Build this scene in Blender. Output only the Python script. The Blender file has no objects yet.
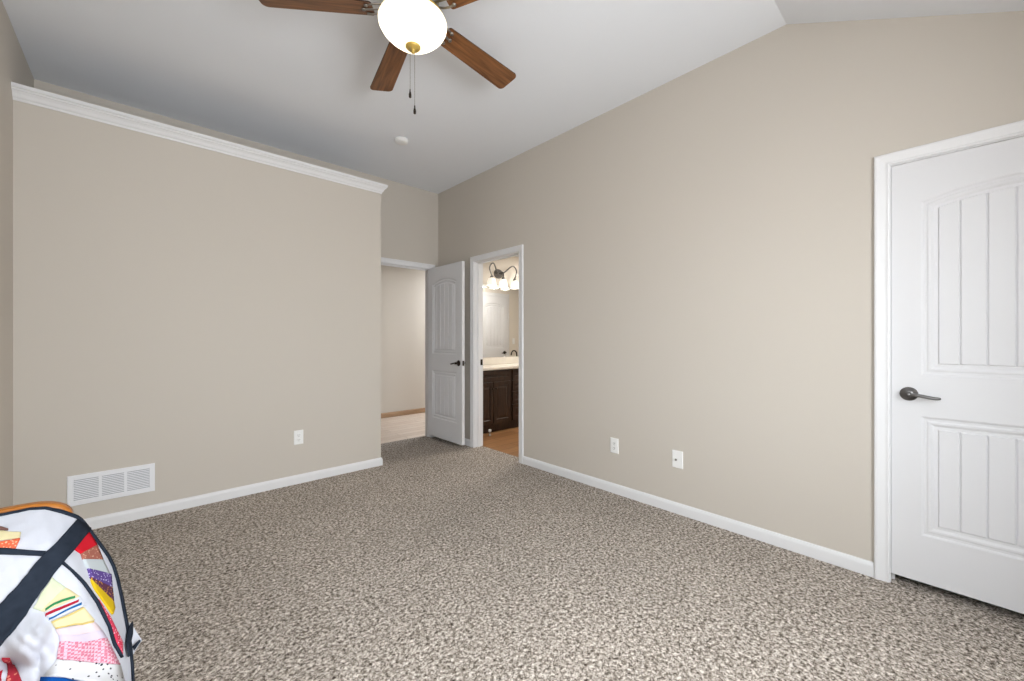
import bpy, bmesh, math, random
from mathutils import Vector, Matrix
random.seed(7)
C = bpy.context.scene.collection
SC = bpy.context.scene
PI = math.pi

# ------------------------------------------------------------------ camera, world, light, exposure
FPX, YAW, HORIZON, EYE = 403.3, math.radians(42.70), 339.3, 1.2
cam_d = bpy.data.cameras.new('camera'); cam = bpy.data.objects.new('camera', cam_d); C.objects.link(cam)
cam.location = (0, 0, EYE); cam.rotation_euler = (PI/2, 0, -YAW)
cam_d.sensor_width = 36; cam_d.lens = FPX/1024*36; cam_d.clip_start = .02
cam_d.shift_y = (HORIZON-340.5)/1024
SC.camera = cam
w = bpy.data.worlds.new('sky'); SC.world = w; w.use_nodes = True
wn_ = w.node_tree
wtc = wn_.nodes.new('ShaderNodeTexCoord'); wsp = wn_.nodes.new('ShaderNodeSeparateXYZ'); wcr = wn_.nodes.new('ShaderNodeValToRGB')
wmr = wn_.nodes.new('ShaderNodeMapRange'); wmr.inputs['From Min'].default_value = -1; wmr.inputs['From Max'].default_value = 1
wn_.links.new(wtc.outputs['Generated'], wsp.inputs[0]); wn_.links.new(wsp.outputs['Z'], wmr.inputs['Value']); wn_.links.new(wmr.outputs[0], wcr.inputs['Fac'])
GROUND, SKY = .72, .95                     # sunlit ground and overcast sky outside the windows
wcr.color_ramp.elements[0].position = .485; wcr.color_ramp.elements[0].color = (GROUND, GROUND*.97, GROUND*.93, 1)
wcr.color_ramp.elements[1].position = .515; wcr.color_ramp.elements[1].color = (SKY*.90, SKY*.96, SKY, 1)
wn_.links.new(wcr.outputs['Color'], wn_.nodes['Background'].inputs[0]); wn_.nodes['Background'].inputs[1].default_value = 4.0
SC.view_settings.view_transform = 'Standard'; SC.view_settings.look = 'None'
SC.view_settings.gamma = 1; SC.view_settings.use_curve_mapping = False
SC.view_settings.exposure = 0.05

def area(name, loc, rot, sx, sy, watts, col):
    d = bpy.data.lights.new(name, 'AREA'); d.shape = 'RECTANGLE'; d.size = sx; d.size_y = sy
    d.energy = watts; d.color = col
    o = bpy.data.objects.new(name, d); C.objects.link(o); o.location = loc; o.rotation_euler = rot
    return o
def point(name, loc, watts, col, r=.05):
    d = bpy.data.lights.new(name, 'POINT'); d.energy = watts; d.color = col; d.shadow_soft_size = r
    o = bpy.data.objects.new(name, d); C.objects.link(o); o.location = loc
    return o
# daylight outside the window behind the camera and an added side window, tilted down into the room
E_BACK, E_SIDE, E_HALL, E_BATH = 112, 18, 44, 34
area('window_daylight', (.86, -1.20, 1.5), (math.radians(82), 0, math.radians(20)), 1.5, 1.3, E_BACK, (.925, .962, 1))
area('added_side_light', (-1.25, .35, 2.35), (math.radians(42), 0, -PI/2), 1.5, 1.2, E_SIDE, (.88, .94, 1))  # added to brighten the lower right wall and carpet
area('hall_fill', (4.3, 5.15, 2.40), (0, 0, 0), .9, .9, E_HALL, (.90, .94, 1))  # unseen source, added to light the hall
area('bathroom_fill', (4.4, 3.4, 2.42), (0, 0, 0), .5, .5, E_BATH, (1, .95, .88))  # added fill without a fixture, brightens the bathroom

# ------------------------------------------------------------------ materials
def lin(c):
    return tuple((v/255/12.92 if v/255 <= .04045 else ((v/255+.055)/1.055)**2.4) for v in c)
def mat(name, rgb, rough=.6, metal=0, bump=0, bscale=100, vary=0, vscale=6, emit=None, estr=0, spec=.3):
    m = bpy.data.materials.new(name); m.use_nodes = True
    nt = m.node_tree; b = nt.nodes['Principled BSDF']
    col = (*lin(rgb), 1)
    b.inputs['Base Color'].default_value = col; b.inputs['Roughness'].default_value = rough
    b.inputs['Metallic'].default_value = metal
    b.inputs['Specular IOR Level'].default_value = spec
    tc = nt.nodes.new('ShaderNodeTexCoord')
    if vary:
        n = nt.nodes.new('ShaderNodeTexNoise'); n.inputs['Scale'].default_value = vscale; n.inputs['Detail'].default_value = 4
        nt.links.new(tc.outputs['Object'], n.inputs['Vector'])
        r = nt.nodes.new('ShaderNodeValToRGB')
        r.color_ramp.elements[0].position = .3; r.color_ramp.elements[1].position = .7
        r.color_ramp.elements[0].color = (*[v*(1-vary) for v in col[:3]], 1)
        r.color_ramp.elements[1].color = (*[min(1, v*(1+vary)) for v in col[:3]], 1)
        nt.links.new(n.outputs['Fac'], r.inputs['Fac']); nt.links.new(r.outputs['Color'], b.inputs['Base Color'])
    if bump:
        n2 = nt.nodes.new('ShaderNodeTexNoise'); n2.inputs['Scale'].default_value = bscale; n2.inputs['Detail'].default_value = 3
        nt.links.new(tc.outputs['Object'], n2.inputs['Vector'])
        bp = nt.nodes.new('ShaderNodeBump'); bp.inputs['Strength'].default_value = bump; bp.inputs['Distance'].default_value = .004
        nt.links.new(n2.outputs['Fac'], bp.inputs['Height']); nt.links.new(bp.outputs['Normal'], b.inputs['Normal'])
    if emit:
        b.inputs['Emission Color'].default_value = (*lin(emit), 1); b.inputs['Emission Strength'].default_value = estr
    return m

def wood_mat(name, dark, light, axis='X', scale=1.0, rough=.4, bump=0, spec=.4):
    m = bpy.data.materials.new(name); m.use_nodes = True
    nt = m.node_tree; b = nt.nodes['Principled BSDF']; b.inputs['Roughness'].default_value = rough
    b.inputs['Specular IOR Level'].default_value = spec
    tc = nt.nodes.new('ShaderNodeTexCoord'); mp = nt.nodes.new('ShaderNodeMapping')
    s = [26*scale]*3; s['XYZ'.index(axis)] = 2.0*scale
    mp.inputs['Scale'].default_value = s
    n = nt.nodes.new('ShaderNodeTexNoise'); n.inputs['Scale'].default_value = 2.2; n.inputs['Detail'].default_value = 6
    n.inputs['Distortion'].default_value = .6
    r = nt.nodes.new('ShaderNodeValToRGB')
    r.color_ramp.elements[0].position = .32; r.color_ramp.elements[1].position = .68
    r.color_ramp.elements[0].color = (*lin(dark), 1); r.color_ramp.elements[1].color = (*lin(light), 1)
    nt.links.new(tc.outputs['Object'], mp.inputs['Vector']); nt.links.new(mp.outputs['Vector'], n.inputs['Vector'])
    nt.links.new(n.outputs['Fac'], r.inputs['Fac']); nt.links.new(r.outputs['Color'], b.inputs['Base Color'])
    return m

def plank_mat(name, c1, c2, gap, pw, pl, rough):
    m = bpy.data.materials.new(name); m.use_nodes = True
    nt = m.node_tree; b = nt.nodes['Principled BSDF']; b.inputs['Roughness'].default_value = rough
    tc = nt.nodes.new('ShaderNodeTexCoord')
    br = nt.nodes.new('ShaderNodeTexBrick'); br.inputs['Scale'].default_value = 1
    br.inputs['Color1'].default_value = (*lin(c1), 1); br.inputs['Color2'].default_value = (*lin(c2), 1)
    br.inputs['Mortar'].default_value = (*lin(gap), 1); br.inputs['Mortar Size'].default_value = .003
    br.inputs['Brick Width'].default_value = pl; br.inputs['Row Height'].default_value = pw; br.inputs['Bias'].default_value = 0
    mp = nt.nodes.new('ShaderNodeMapping'); mp.inputs['Scale'].default_value = (1.5, 18, 1)
    n = nt.nodes.new('ShaderNodeTexNoise'); n.inputs['Scale'].default_value = 3; n.inputs['Detail'].default_value = 5
    mx = nt.nodes.new('ShaderNodeMixRGB'); mx.blend_type = 'OVERLAY'; mx.inputs['Fac'].default_value = .45
    nt.links.new(tc.outputs['Object'], br.inputs['Vector']); nt.links.new(tc.outputs['Object'], mp.inputs['Vector'])
    nt.links.new(mp.outputs['Vector'], n.inputs['Vector'])
    nt.links.new(br.outputs['Color'], mx.inputs['Color1']); nt.links.new(n.outputs['Fac'], mx.inputs['Color2'])
    nt.links.new(mx.outputs['Color'], b.inputs['Base Color'])
    return m

def carpet_mat():
    m = bpy.data.materials.new('frieze_carpet'); m.use_nodes = True
    nt = m.node_tree; b = nt.nodes['Principled BSDF']; b.inputs['Roughness'].default_value = 1
    b.inputs['Specular IOR Level'].default_value = 0
    tc = nt.nodes.new('ShaderNodeTexCoord')
    wn = nt.nodes.new('ShaderNodeTexNoise'); wn.inputs['Scale'].default_value = 55; wn.inputs['Detail'].default_value = 2
    nt.links.new(tc.outputs['Object'], wn.inputs['Vector'])
    wm = nt.nodes.new('ShaderNodeMixRGB'); wm.blend_type = 'LINEAR_LIGHT'; wm.inputs['Fac'].default_value = .012
    nt.links.new(tc.outputs['Object'], wm.inputs['Color1']); nt.links.new(wn.outputs['Color'], wm.inputs['Color2'])
    v = nt.nodes.new('ShaderNodeTexVoronoi'); v.inputs['Scale'].default_value = 190
    nt.links.new(wm.outputs['Color'], v.inputs['Vector'])
    sep = nt.nodes.new('ShaderNodeSeparateColor'); nt.links.new(v.outputs['Color'], sep.inputs['Color'])
    n = nt.nodes.new('ShaderNodeTexNoise'); n.inputs['Scale'].default_value = 70; n.inputs['Detail'].default_value = 3
    nt.links.new(tc.outputs['Object'], n.inputs['Vector'])
    ad = nt.nodes.new('ShaderNodeMath'); ad.operation = 'MULTIPLY_ADD'; ad.inputs[1].default_value = .55
    sub = nt.nodes.new('ShaderNodeMath'); sub.operation = 'MULTIPLY_ADD'; sub.inputs[1].default_value = 1.5; sub.inputs[2].default_value = -.52
    nt.links.new(n.outputs['Fac'], sub.inputs[0])
    nt.links.new(sep.outputs[0], ad.inputs[0]); nt.links.new(sub.outputs[0], ad.inputs[2])
    r = nt.nodes.new('ShaderNodeValToRGB'); cr = r.color_ramp
    cr.elements[0].position = .05; cr.elements[0].color = (*lin(CARPET[0]), 1)
    cr.elements[1].position = .95; cr.elements[1].color = (*lin(CARPET[3]), 1)
    e = cr.elements.new(.35); e.color = (*lin(CARPET[1]), 1)
    e = cr.elements.new(.65); e.color = (*lin(CARPET[2]), 1)
    nt.links.new(ad.outputs[0], r.inputs['Fac'])
    # large soft patches where the pile lies another way
    big = nt.nodes.new('ShaderNodeTexNoise'); big.inputs['Scale'].default_value = 1.6; big.inputs['Detail'].default_value = 3
    nt.links.new(tc.outputs['Object'], big.inputs['Vector'])
    br = nt.nodes.new('ShaderNodeValToRGB'); br.color_ramp.elements[0].position = .3; br.color_ramp.elements[1].position = .7
    br.color_ramp.elements[0].color = (.9, .9, .9, 1); br.color_ramp.elements[1].color = (1, 1, 1, 1)
    nt.links.new(big.outputs['Fac'], br.inputs['Fac'])
    mx = nt.nodes.new('ShaderNodeMixRGB'); mx.blend_type = 'MULTIPLY'; mx.inputs['Fac'].default_value = 1
    nt.links.new(r.outputs['Color'], mx.inputs['Color1']); nt.links.new(br.outputs['Color'], mx.inputs['Color2'])
    nt.links.new(mx.outputs['Color'], b.inputs['Base Color'])
    bp = nt.nodes.new('ShaderNodeBump'); bp.inputs['Strength'].default_value = .9; bp.inputs['Distance'].default_value = .008
    nt.links.new(ad.outputs[0], bp.inputs['Height']); nt.links.new(bp.outputs['Normal'], b.inputs['Normal'])
    return m

def dot_mat(name, base, dot, scale, size, check=False):
    m = bpy.data.materials.new(name); m.use_nodes = True
    nt = m.node_tree; b = nt.nodes['Principled BSDF']; b.inputs['Roughness'].default_value = .9
    b.inputs['Specular IOR Level'].default_value = .1
    tc = nt.nodes.new('ShaderNodeTexCoord')
    if check:
        t = nt.nodes.new('ShaderNodeTexChecker'); t.inputs['Scale'].default_value = scale
        t.inputs['Color1'].default_value = (*lin(base), 1); t.inputs['Color2'].default_value = (*lin(dot), 1)
        nt.links.new(tc.outputs['Object'], t.inputs['Vector']); nt.links.new(t.outputs['Color'], b.inputs['Base Color'])
    else:
        t = nt.nodes.new('ShaderNodeTexVoronoi'); t.inputs['Scale'].default_value = scale
        r = nt.nodes.new('ShaderNodeValToRGB'); r.color_ramp.interpolation = 'CONSTANT'
        r.color_ramp.elements[0].color = (*lin(dot), 1); r.color_ramp.elements[1].position = size
        r.color_ramp.elements[1].color = (*lin(base), 1)
        nt.links.new(tc.outputs['Object'], t.inputs['Vector']); nt.links.new(t.outputs['Distance'], r.inputs['Fac'])
        nt.links.new(r.outputs['Color'], b.inputs['Base Color'])
    return m

CARPET = ((72, 63, 55), (142, 132, 121), (204, 193, 182), (248, 240, 231))
M = {}
M['wall'] = mat('beige_wall_paint', (200, 193, 183), .75, bump=.06, bscale=180, spec=.15)
M['bath_wall'] = mat('lightened_bathroom_paint', (226, 219, 208), .7, spec=.2)  # lighter copy of the wall paint, brighter bathroom light put into the colour
M['ceiling'] = mat('white_ceiling_paint', (236, 239, 244), .9, bump=.10, bscale=120, spec=.1)
M['trim'] = mat('white_trim_paint', (226, 226, 227), .38)
M['door'] = mat('white_door_paint', (219, 219, 221), .42)
M['carpet'] = carpet_mat()
M['bronze'] = mat('dark_bronze_metal', (52, 44, 40), .35, .9)
M['pewter'] = mat('pewter_metal', (120, 118, 117), .28, .95)
M['plate'] = mat('white_wall_plate_plastic', (238, 238, 236), .35)
M['slot'] = mat('dark_slot', (40, 38, 36), .6)
M['vent'] = mat('white_vent_enamel', (232, 233, 236), .4)
M['duct'] = mat('grey_duct', (165, 167, 172), .7)
M['hall_floor'] = plank_mat('light_oak_planks', (228, 212, 198), (214, 196, 180), (170, 150, 134), .12, 1.2, .35)
M['bath_floor'] = plank_mat('tan_vinyl_planks', (166, 122, 80), (140, 98, 62), (100, 70, 46), .15, .9, .4)
M['hall_base'] = wood_mat('oak_hall_trim', (150, 120, 92), (168, 138, 108))
M['vanity'] = wood_mat('dark_walnut_cabinet', (34, 22, 15), (62, 42, 29), 'Z', .8, .4)
M['counter'] = mat('cream_cultured_marble', (220, 214, 204), .2, vary=.05, vscale=9)
M['mirror'] = mat('mirror_silver', (236, 238, 238), .02, 1)
M['shade'] = mat('lit_frosted_shade', (250, 248, 242), .4, emit=(255, 248, 236), estr=.6)
M['bowl'] = mat('lit_alabaster_glass', (246, 236, 212), .35)
def glow(m):        # the bulbs sit in the middle of the bowl: bright there, creamier toward rim and foot
    nt = m.node_tree; b = nt.nodes['Principled BSDF']
    tc = nt.nodes.new('ShaderNodeTexCoord'); sp = nt.nodes.new('ShaderNodeSeparateXYZ'); mr = nt.nodes.new('ShaderNodeMapRange')
    mr.inputs['From Min'].default_value = -.336; mr.inputs['From Max'].default_value = -.198
    r = nt.nodes.new('ShaderNodeValToRGB'); cr = r.color_ramp
    cr.elements[0].position = 0; cr.elements[0].color = (.30, .24, .14, 1); cr.elements[1].position = 1; cr.elements[1].color = (.16, .12, .05, 1)
    for p, c in ((.10, (.9, .78, .55)), (.35, (1, .92, .78)), (.7, (1, .90, .72)), (.88, (.34, .28, .18))): e = cr.elements.new(p); e.color = (*c, 1)
    nt.links.new(tc.outputs['Object'], sp.inputs[0]); nt.links.new(sp.outputs['Z'], mr.inputs['Value']); nt.links.new(mr.outputs[0], r.inputs['Fac'])
    nt.links.new(r.outputs['Color'], b.inputs['Emission Color']); b.inputs['Emission Strength'].default_value = 2.6
glow(M['bowl'])
M['brass'] = mat('antique_brass', (196, 164, 84), .4, .35)
M['blade'] = wood_mat('walnut_fan_blade', (88, 54, 28), (140, 92, 54), 'X', 1.0, .35)
M['blade_edge'] = mat('dark_blade_edge', (48, 28, 20), .5)
M['nickel'] = mat('brushed_nickel', (150, 146, 140), .3, .9)
M['chair'] = wood_mat('honey_oak', (140, 80, 22), (172, 106, 34), 'X', .8, .3)
M['rubber'] = mat('white_rubber', (240, 240, 238), .5)
M['ext'] = mat('wall_outer', (180, 180, 178), .9)

# ------------------------------------------------------------------ mesh helpers
def link(name, bm, material, parent=None, smooth=False, recalc=True):
    if recalc: bmesh.ops.recalc_face_normals(bm, faces=bm.faces)
    me = bpy.data.meshes.new(name); bm.to_mesh(me); bm.free()
    for m in (material if isinstance(material, (list, tuple)) else [material]): me.materials.append(m)
    if smooth:
        for p in me.polygons: p.use_smooth = True
    o = bpy.data.objects.new(name, me); C.objects.link(o)
    if parent: o.parent = parent
    return o
def tag(o, label=None, cat=None, group=None, kind=None):
    if label: o['label'] = label
    if cat: o['category'] = cat
    if group: o['group'] = group
    if kind: o['kind'] = kind
    return o
def empty(name, loc, rz=0):
    o = bpy.data.objects.new(name, None); C.objects.link(o); o.location = loc; o.rotation_euler = (0, 0, rz); o.empty_display_size = .05
    return o
def bevel(o, wdt, seg=2):
    m = o.modifiers.new('bevel', 'BEVEL'); m.width = wdt; m.segments = seg; m.limit_method = 'ANGLE'; m.angle_limit = math.radians(40)
    return o
def box(bm, x0, x1, y0, y1, z0, z1, mi=0, M4=None):
    v = [bm.verts.new((x, y, z)) for x in (x0, x1) for y in (y0, y1) for z in (z0, z1)]
    if M4:
        for p in v: p.co = M4 @ p.co
    for f in ((0,1,3,2),(4,6,7,5),(0,4,5,1),(2,3,7,6),(0,2,6,4),(1,5,7,3)):
        bm.faces.new([v[i] for i in f]).material_index = mi
    return v
def prism(bm, pts, axis, a, b, mi=0):
    """polygon pts (2D) extruded along axis from a to b"""
    def p3(p, t): return {'X': (t, p[0], p[1]), 'Y': (p[0], t, p[1]), 'Z': (p[0], p[1], t)}[axis]
    A = [bm.verts.new(p3(p, a)) for p in pts]; B = [bm.verts.new(p3(p, b)) for p in pts]
    n = len(pts)
    bm.faces.new(A).material_index = mi; bm.faces.new(B[::-1]).material_index = mi
    for i in range(n): bm.faces.new((A[i], A[(i+1) % n], B[(i+1) % n], B[i])).material_index = mi
def sweep(bm, path, prof, to3, closed=False):
    """mitred sweep: path 2D points, prof (offset to the left, height) closed polygon"""
    n = len(path); P = [Vector(p) for p in path]; rings = []
    for i in range(n):
        if closed or 0 < i < n-1:
            d0 = (P[i]-P[i-1]).normalized(); d1 = (P[(i+1) % n]-P[i]).normalized()
        elif i == 0: d0 = d1 = (P[1]-P[0]).normalized()
        else: d0 = d1 = (P[-1]-P[-2]).normalized()
        n0 = Vector((-d0.y, d0.x)); n1 = Vector((-d1.y, d1.x)); m = (n0+n1)/(1+n0.dot(n1))
        rings.append([bm.verts.new(to3(P[i].x+m.x*o, P[i].y+m.y*o, h)) for o, h in prof])
    k = len(prof)
    for i in range(n if closed else n-1):
        A, B = rings[i], rings[(i+1) % n]
        for j in range(k): bm.faces.new((A[j], A[(j+1) % k], B[(j+1) % k], B[j]))
    if not closed: bm.faces.new(rings[0]); bm.faces.new(rings[-1][::-1])
def lathe(bm, prof, seg=32, M4=None, cap=True, mi=0):
    """prof: (r, z) list"""
    rings = []
    for r, z in prof:
        if r < 1e-6: rings.append([bm.verts.new((0, 0, z))])
        else: rings.append([bm.verts.new((r*math.cos(2*PI*i/seg), r*math.sin(2*PI*i/seg), z)) for i in range(seg)])
    vs = [v for r in rings for v in r]
    if M4:
        for v in vs: v.co = M4 @ v.co
    for A, B in zip(rings, rings[1:]):
        for i in range(seg):
            a = [A[i % len(A)], A[(i+1) % len(A)], B[(i+1) % len(B)], B[i % len(B)]]
            u = []
            for q in a:
                if q not in u: u.append(q)
            if len(u) > 2: bm.faces.new(u).material_index = mi
    if cap:
        for r in (rings[0], rings[-1]):
            if len(r) > 2: bm.faces.new(r).material_index = mi
def tube(bm, pts, rad, seg=12, flat=1.0, mi=0):
    P = [Vector(p) for p in pts]; R = rad if isinstance(rad, (list, tuple)) else [rad]*len(P)
    rings = []; up = None
    for i, p in enumerate(P):
        t = (P[min(i+1, len(P)-1)]-P[max(i-1, 0)]).normalized()
        if up is None: up = Vector((0, 0, 1)) if abs(t.z) < .9 else Vector((1, 0, 0))
        s = t.cross(up).normalized(); u = s.cross(t).normalized(); up = u
        rings.append([bm.verts.new(p+s*R[i]*math.cos(2*PI*k/seg)+u*R[i]*flat*math.sin(2*PI*k/seg)) for k in range(seg)])
    for A, B in zip(rings, rings[1:]):
        for k in range(seg): bm.faces.new((A[k], A[(k+1) % seg], B[(k+1) % seg], B[k])).material_index = mi
    bm.faces.new(rings[0]).material_index = mi; bm.faces.new(rings[-1][::-1]).material_index = mi
def bez(p0, p1, p2, p3, n=12):
    a, b, c, d = map(Vector, (p0, p1, p2, p3))
    return [a*(1-t)**3+b*3*t*(1-t)**2+c*3*t*t*(1-t)+d*t**3 for t in [i/n for i in range(n+1)]]

# ------------------------------------------------------------------ the room shell
XR, YL, YF, XL, ZC = 2.726, 3.676, 4.306, -.54, 3.006     # right wall, alcove face, far wall, left wall, ceiling
YB, YRIDGE, SLOPE = -.85, .632, .506
T = .115
ZE = ZC-(YRIDGE-YB)*SLOPE
XP = 1.69                                                  # right end of the alcove block
def S(name, bm, m, label, cat, parent=None, smooth=False):
    o = link(name, bm, m, parent, smooth); tag(o, label, cat, kind='structure'); return o

bm = bmesh.new(); box(bm, XL-.1, XR+.105, YB-.1, YF+.115, -.1, 0)
S('floor', bm, M['carpet'], 'speckled taupe frieze carpet covering the bedroom floor', 'floor')
bm = bmesh.new(); box(bm, XR+.105, 6.4, 2.5, 4.62, -.1, -.006)
S('floor_bathroom', bm, M['bath_floor'], 'tan plank floor of the bathroom beyond the doorway', 'floor')
bm = bmesh.new(); box(bm, .6, 6.0, YF+.115, 6.1, -.1, -.004)
S('floor_hall', bm, M['hall_floor'], 'pale wood plank floor of the hall beyond the open door', 'floor')

bm = bmesh.new()
prism(bm, [(YF, ZC), (YRIDGE, ZC), (YB, ZE), (YB, ZE+.12), (YRIDGE, ZC+.12), (YF, ZC+.12)], 'X', XL, XR)
S('ceiling', bm, M['ceiling'], 'white textured bedroom ceiling, flat then sloping down toward the near side', 'ceiling')

# door openings (clear)
D1 = (-.585, .195, 2.055)            # right wall, closed door
D2 = (2.850, 3.567, 2.055)           # right wall, bathroom doorway
D3 = (1.880, 2.612, 2.055)           # far wall, open door to hall
JT = .018
bm = bmesh.new()
def rw(y0, y1, z0, z1): box(bm, XR, XR+T, y0, y1, z0, z1)
H = ZC+.12
rw(YB-T, D1[0]-JT, 0, H); rw(D1[1]+JT, D2[0]-JT, 0, H); rw(D2[1]+JT, YF+T, 0, H)
rw(D1[0]-JT, D1[1]+JT, D1[2]+JT, H); rw(D2[0]-JT, D2[1]+JT, D2[2]+JT, H)
S('wall_right', bm, M['wall'], 'long beige wall on the right with two doorways', 'wall')
bm = bmesh.new()
def fw(x0, x1, z0, z1): box(bm, x0, x1, YF, YF+T, z0, z1)
fw(XL-T, D3[0]-JT, 0, H); fw(D3[1]+JT, XR, 0, H); fw(D3[0]-JT, D3[1]+JT, D3[2]+JT, H)
S('wall_far', bm, M['wall'], 'beige far wall above the hall doorway and behind the plant shelf', 'wall')
W3 = (-.40, 1.00, .80, 2.15)  # unseen side window, added to let more light onto the right wall
bm = bmesh.new(); box(bm, XL-T, XL, YB-T, W3[0], 0, H); box(bm, XL-T, XL, W3[1], YF, 0, H); box(bm, XL-T, XL, W3[0], W3[1], 0, W3[2]); box(bm, XL-T, XL, W3[0], W3[1], W3[3], H)
S('wall_left', bm, M['wall'], 'beige side wall at the left edge', 'wall')
bm = bmesh.new(); box(bm, XL, XP, YL, YF, 0, 2.662)
S('wall_alcove', bm, M['wall'], 'lower beige wall block on the left topped by a plant ledge', 'wall')
# back wall (behind the camera) with a window
W1 = (.12, 1.60, .75, 2.05)
bm = bmesh.new()
def bw(x0, x1, z0, z1): box(bm, x0, x1, YB-T, YB, z0, z1)
bw(XL, W1[0], 0, H); bw(W1[1], XR, 0, H)
for W in (W1,): bw(W[0], W[1], 0, W[2]); bw(W[0], W[1], W[3], H)
S('wall_back', bm, M['wall'], 'beige window wall behind the viewer', 'wall')
for i, W in enumerate((W1,)):
    bm = bmesh.new()
    sweep(bm, [(W[0], W[2]), (W[1], W[2]), (W[1], W[3]), (W[0], W[3])], [(.0, -.09), (.04, -.09), (.04, -.04), (.0, -.04)], lambda u, v, h: (u, YB+h, v), True)
    box(bm, W[0]+.04, W[1]-.04, YB-.085, YB-.05, (W[2]+W[3])/2-.018, (W[2]+W[3])/2+.018)
    S('window_%d' % (i+1), bm, M['trim'], 'white window sash in the wall behind the viewer', 'window')

bm = bmesh.new()
sweep(bm, [(W3[0], W3[2]), (W3[1], W3[2]), (W3[1], W3[3]), (W3[0], W3[3])], [(.0, -.09), (.04, -.09), (.04, -.04), (.0, -.04)], lambda u, v, h: (XL+h, u, v), True)
S('window_2', bm, M['trim'], 'white sash of the unseen window added for light in the side wall', 'window')
# bathroom and hall shells, added shell keeping outside light from leaking round the closed door
bm = bmesh.new()
box(bm, XR+T, 6.4, 4.40, 4.50, -.006, 2.44); S('wall_bathroom_far', bm, M['bath_wall'], 'beige bathroom wall carrying the mirror', 'wall')
bm = bmesh.new(); box(bm, XR+T, 6.4, 2.58, 2.70, -.006, 2.44); S('wall_bathroom_near', bm, M['bath_wall'], 'beige bathroom wall seen only in the mirror', 'wall')
bm = bmesh.new(); box(bm, 6.3, 6.4, 2.70, 4.40, -.006, 2.44); S('wall_bathroom_end', bm, M['bath_wall'], 'beige end wall of the bathroom', 'wall')
bm = bmesh.new(); box(bm, XR+T, 6.4, 2.58, 4.50, 2.44, 2.52); S('ceiling_bathroom', bm, M['ceiling'], 'white bathroom ceiling', 'ceiling')
YH = 5.86
bm = bmesh.new(); box(bm, .6, 6.0, YH, YH+.1, -.004, 2.44); S('wall_hall', bm, M['wall'], 'pale hall wall beyond the open door', 'wall')
bm = bmesh.new(); box(bm, .6, .7, YF+T, YH, -.004, 2.44); box(bm, 5.9, 6.0, YF+T+.09, YH, -.004, 2.44)
S('wall_hall_end', bm, M['wall'], 'end walls of the hall', 'wall')
bm = bmesh.new(); box(bm, .6, 6.0, YF+T, YH+.1, 2.44, 2.52); S('ceiling_hall', bm, M['ceiling'], 'white hall ceiling', 'ceiling')
bm = bmesh.new(); box(bm, XR+T+.7, XR+T+.75, -.8, .45, -.1, 2.4); box(bm, XR+T, XR+T+.7, .4, .45, -.1, 2.4); box(bm, XR+T, XR+T+.7, -.85, -.8, -.1, 2.4)
box(bm, XR+T, XR+T+.75, -.85, .45, 2.4, 2.45); box(bm, XR+T-.008, XR+T+.75, -.85, .45, -.1, -.002)
S('wall_light_block', bm, M['ext'], 'added light-blocking shell behind the closed white door', 'wall')

# ------------------------------------------------------------------ trim
CAS = [(.004, 0), (.004, .011), (.010, .014), (.018, .012), (.040, .016), (.050, .019), (.058, .018), (.061, .014), (.061, 0)]
def to_right(u, v, h): return (XR-h, u, v)
def to_far(u, v, h): return (u, YF-h, v)
def casing(n, D, to, label, depth=T, strike=False):
    bm = bmesh.new()
    u0, u1, zt = D
    sweep(bm, [(u0, 0), (u0, zt), (u1, zt), (u1, 0)], CAS, to)
    for a, b in ((u0-JT, u0), (u1, u1+JT)):                     # jambs
        vs = [to(a, 0, 0), to(b, 0, 0)]
        p = [to(x, z, h) for x in (a, b) for z in (0, zt) for h in (.001, -depth-.004)]
        v = [bm.verts.new(q) for q in p]
        for f in ((0,1,3,2),(4,6,7,5),(0,4,5,1),(2,3,7,6),(0,2,6,4),(1,5,7,3)): bm.faces.new([v[i] for i in f])
    p = [to(x, z, h) for x in (u0-JT, u1+JT) for z in (zt, zt+JT) for h in (.001, -depth-.004)]
    v = [bm.verts.new(q) for q in p]
    for f in ((0,1,3,2),(4,6,7,5),(0,4,5,1),(2,3,7,6),(0,2,6,4),(1,5,7,3)): bm.faces.new([v[i] for i in f])
    # door stop strips
    st = .045
    for a, b, z0, z1 in ((u0, u0+.011, 0, zt), (u1-.011, u1, 0, zt), (u0, u1, zt-.011, zt)):
        p = [to(x, z, h) for x in (a, b) for z in (z0, z1) for h in (-st, -st-.03)]
        v = [bm.verts.new(q) for q in p]
        for f in ((0,1,3,2),(4,6,7,5),(0,4,5,1),(2,3,7,6),(0,2,6,4),(1,5,7,3)): bm.faces.new([v[i] for i in f])
    return S('trim_%d' % n, bm, M['trim'], label, 'door trim')
casing(1, D1, to_right, 'white moulded casing around the closed door on the right')
bathtrim = casing(2, D2, to_right, 'white moulded casing and jamb of the bathroom doorway')
casing(3, D3, to_far, 'white casing and jamb of the hall doorway in the far wall')
bm = bmesh.new(); box(bm, 2.798, 2.838, 3.562, 3.568, .91, .975); box(bm, 2.808, 2.826, 3.560, 3.5625, .925, .96)
link('strike_plate', bm, M['bronze'], bathtrim); bpy.data.objects['strike_plate']['label'] = 'dark bronze strike plate'

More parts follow.
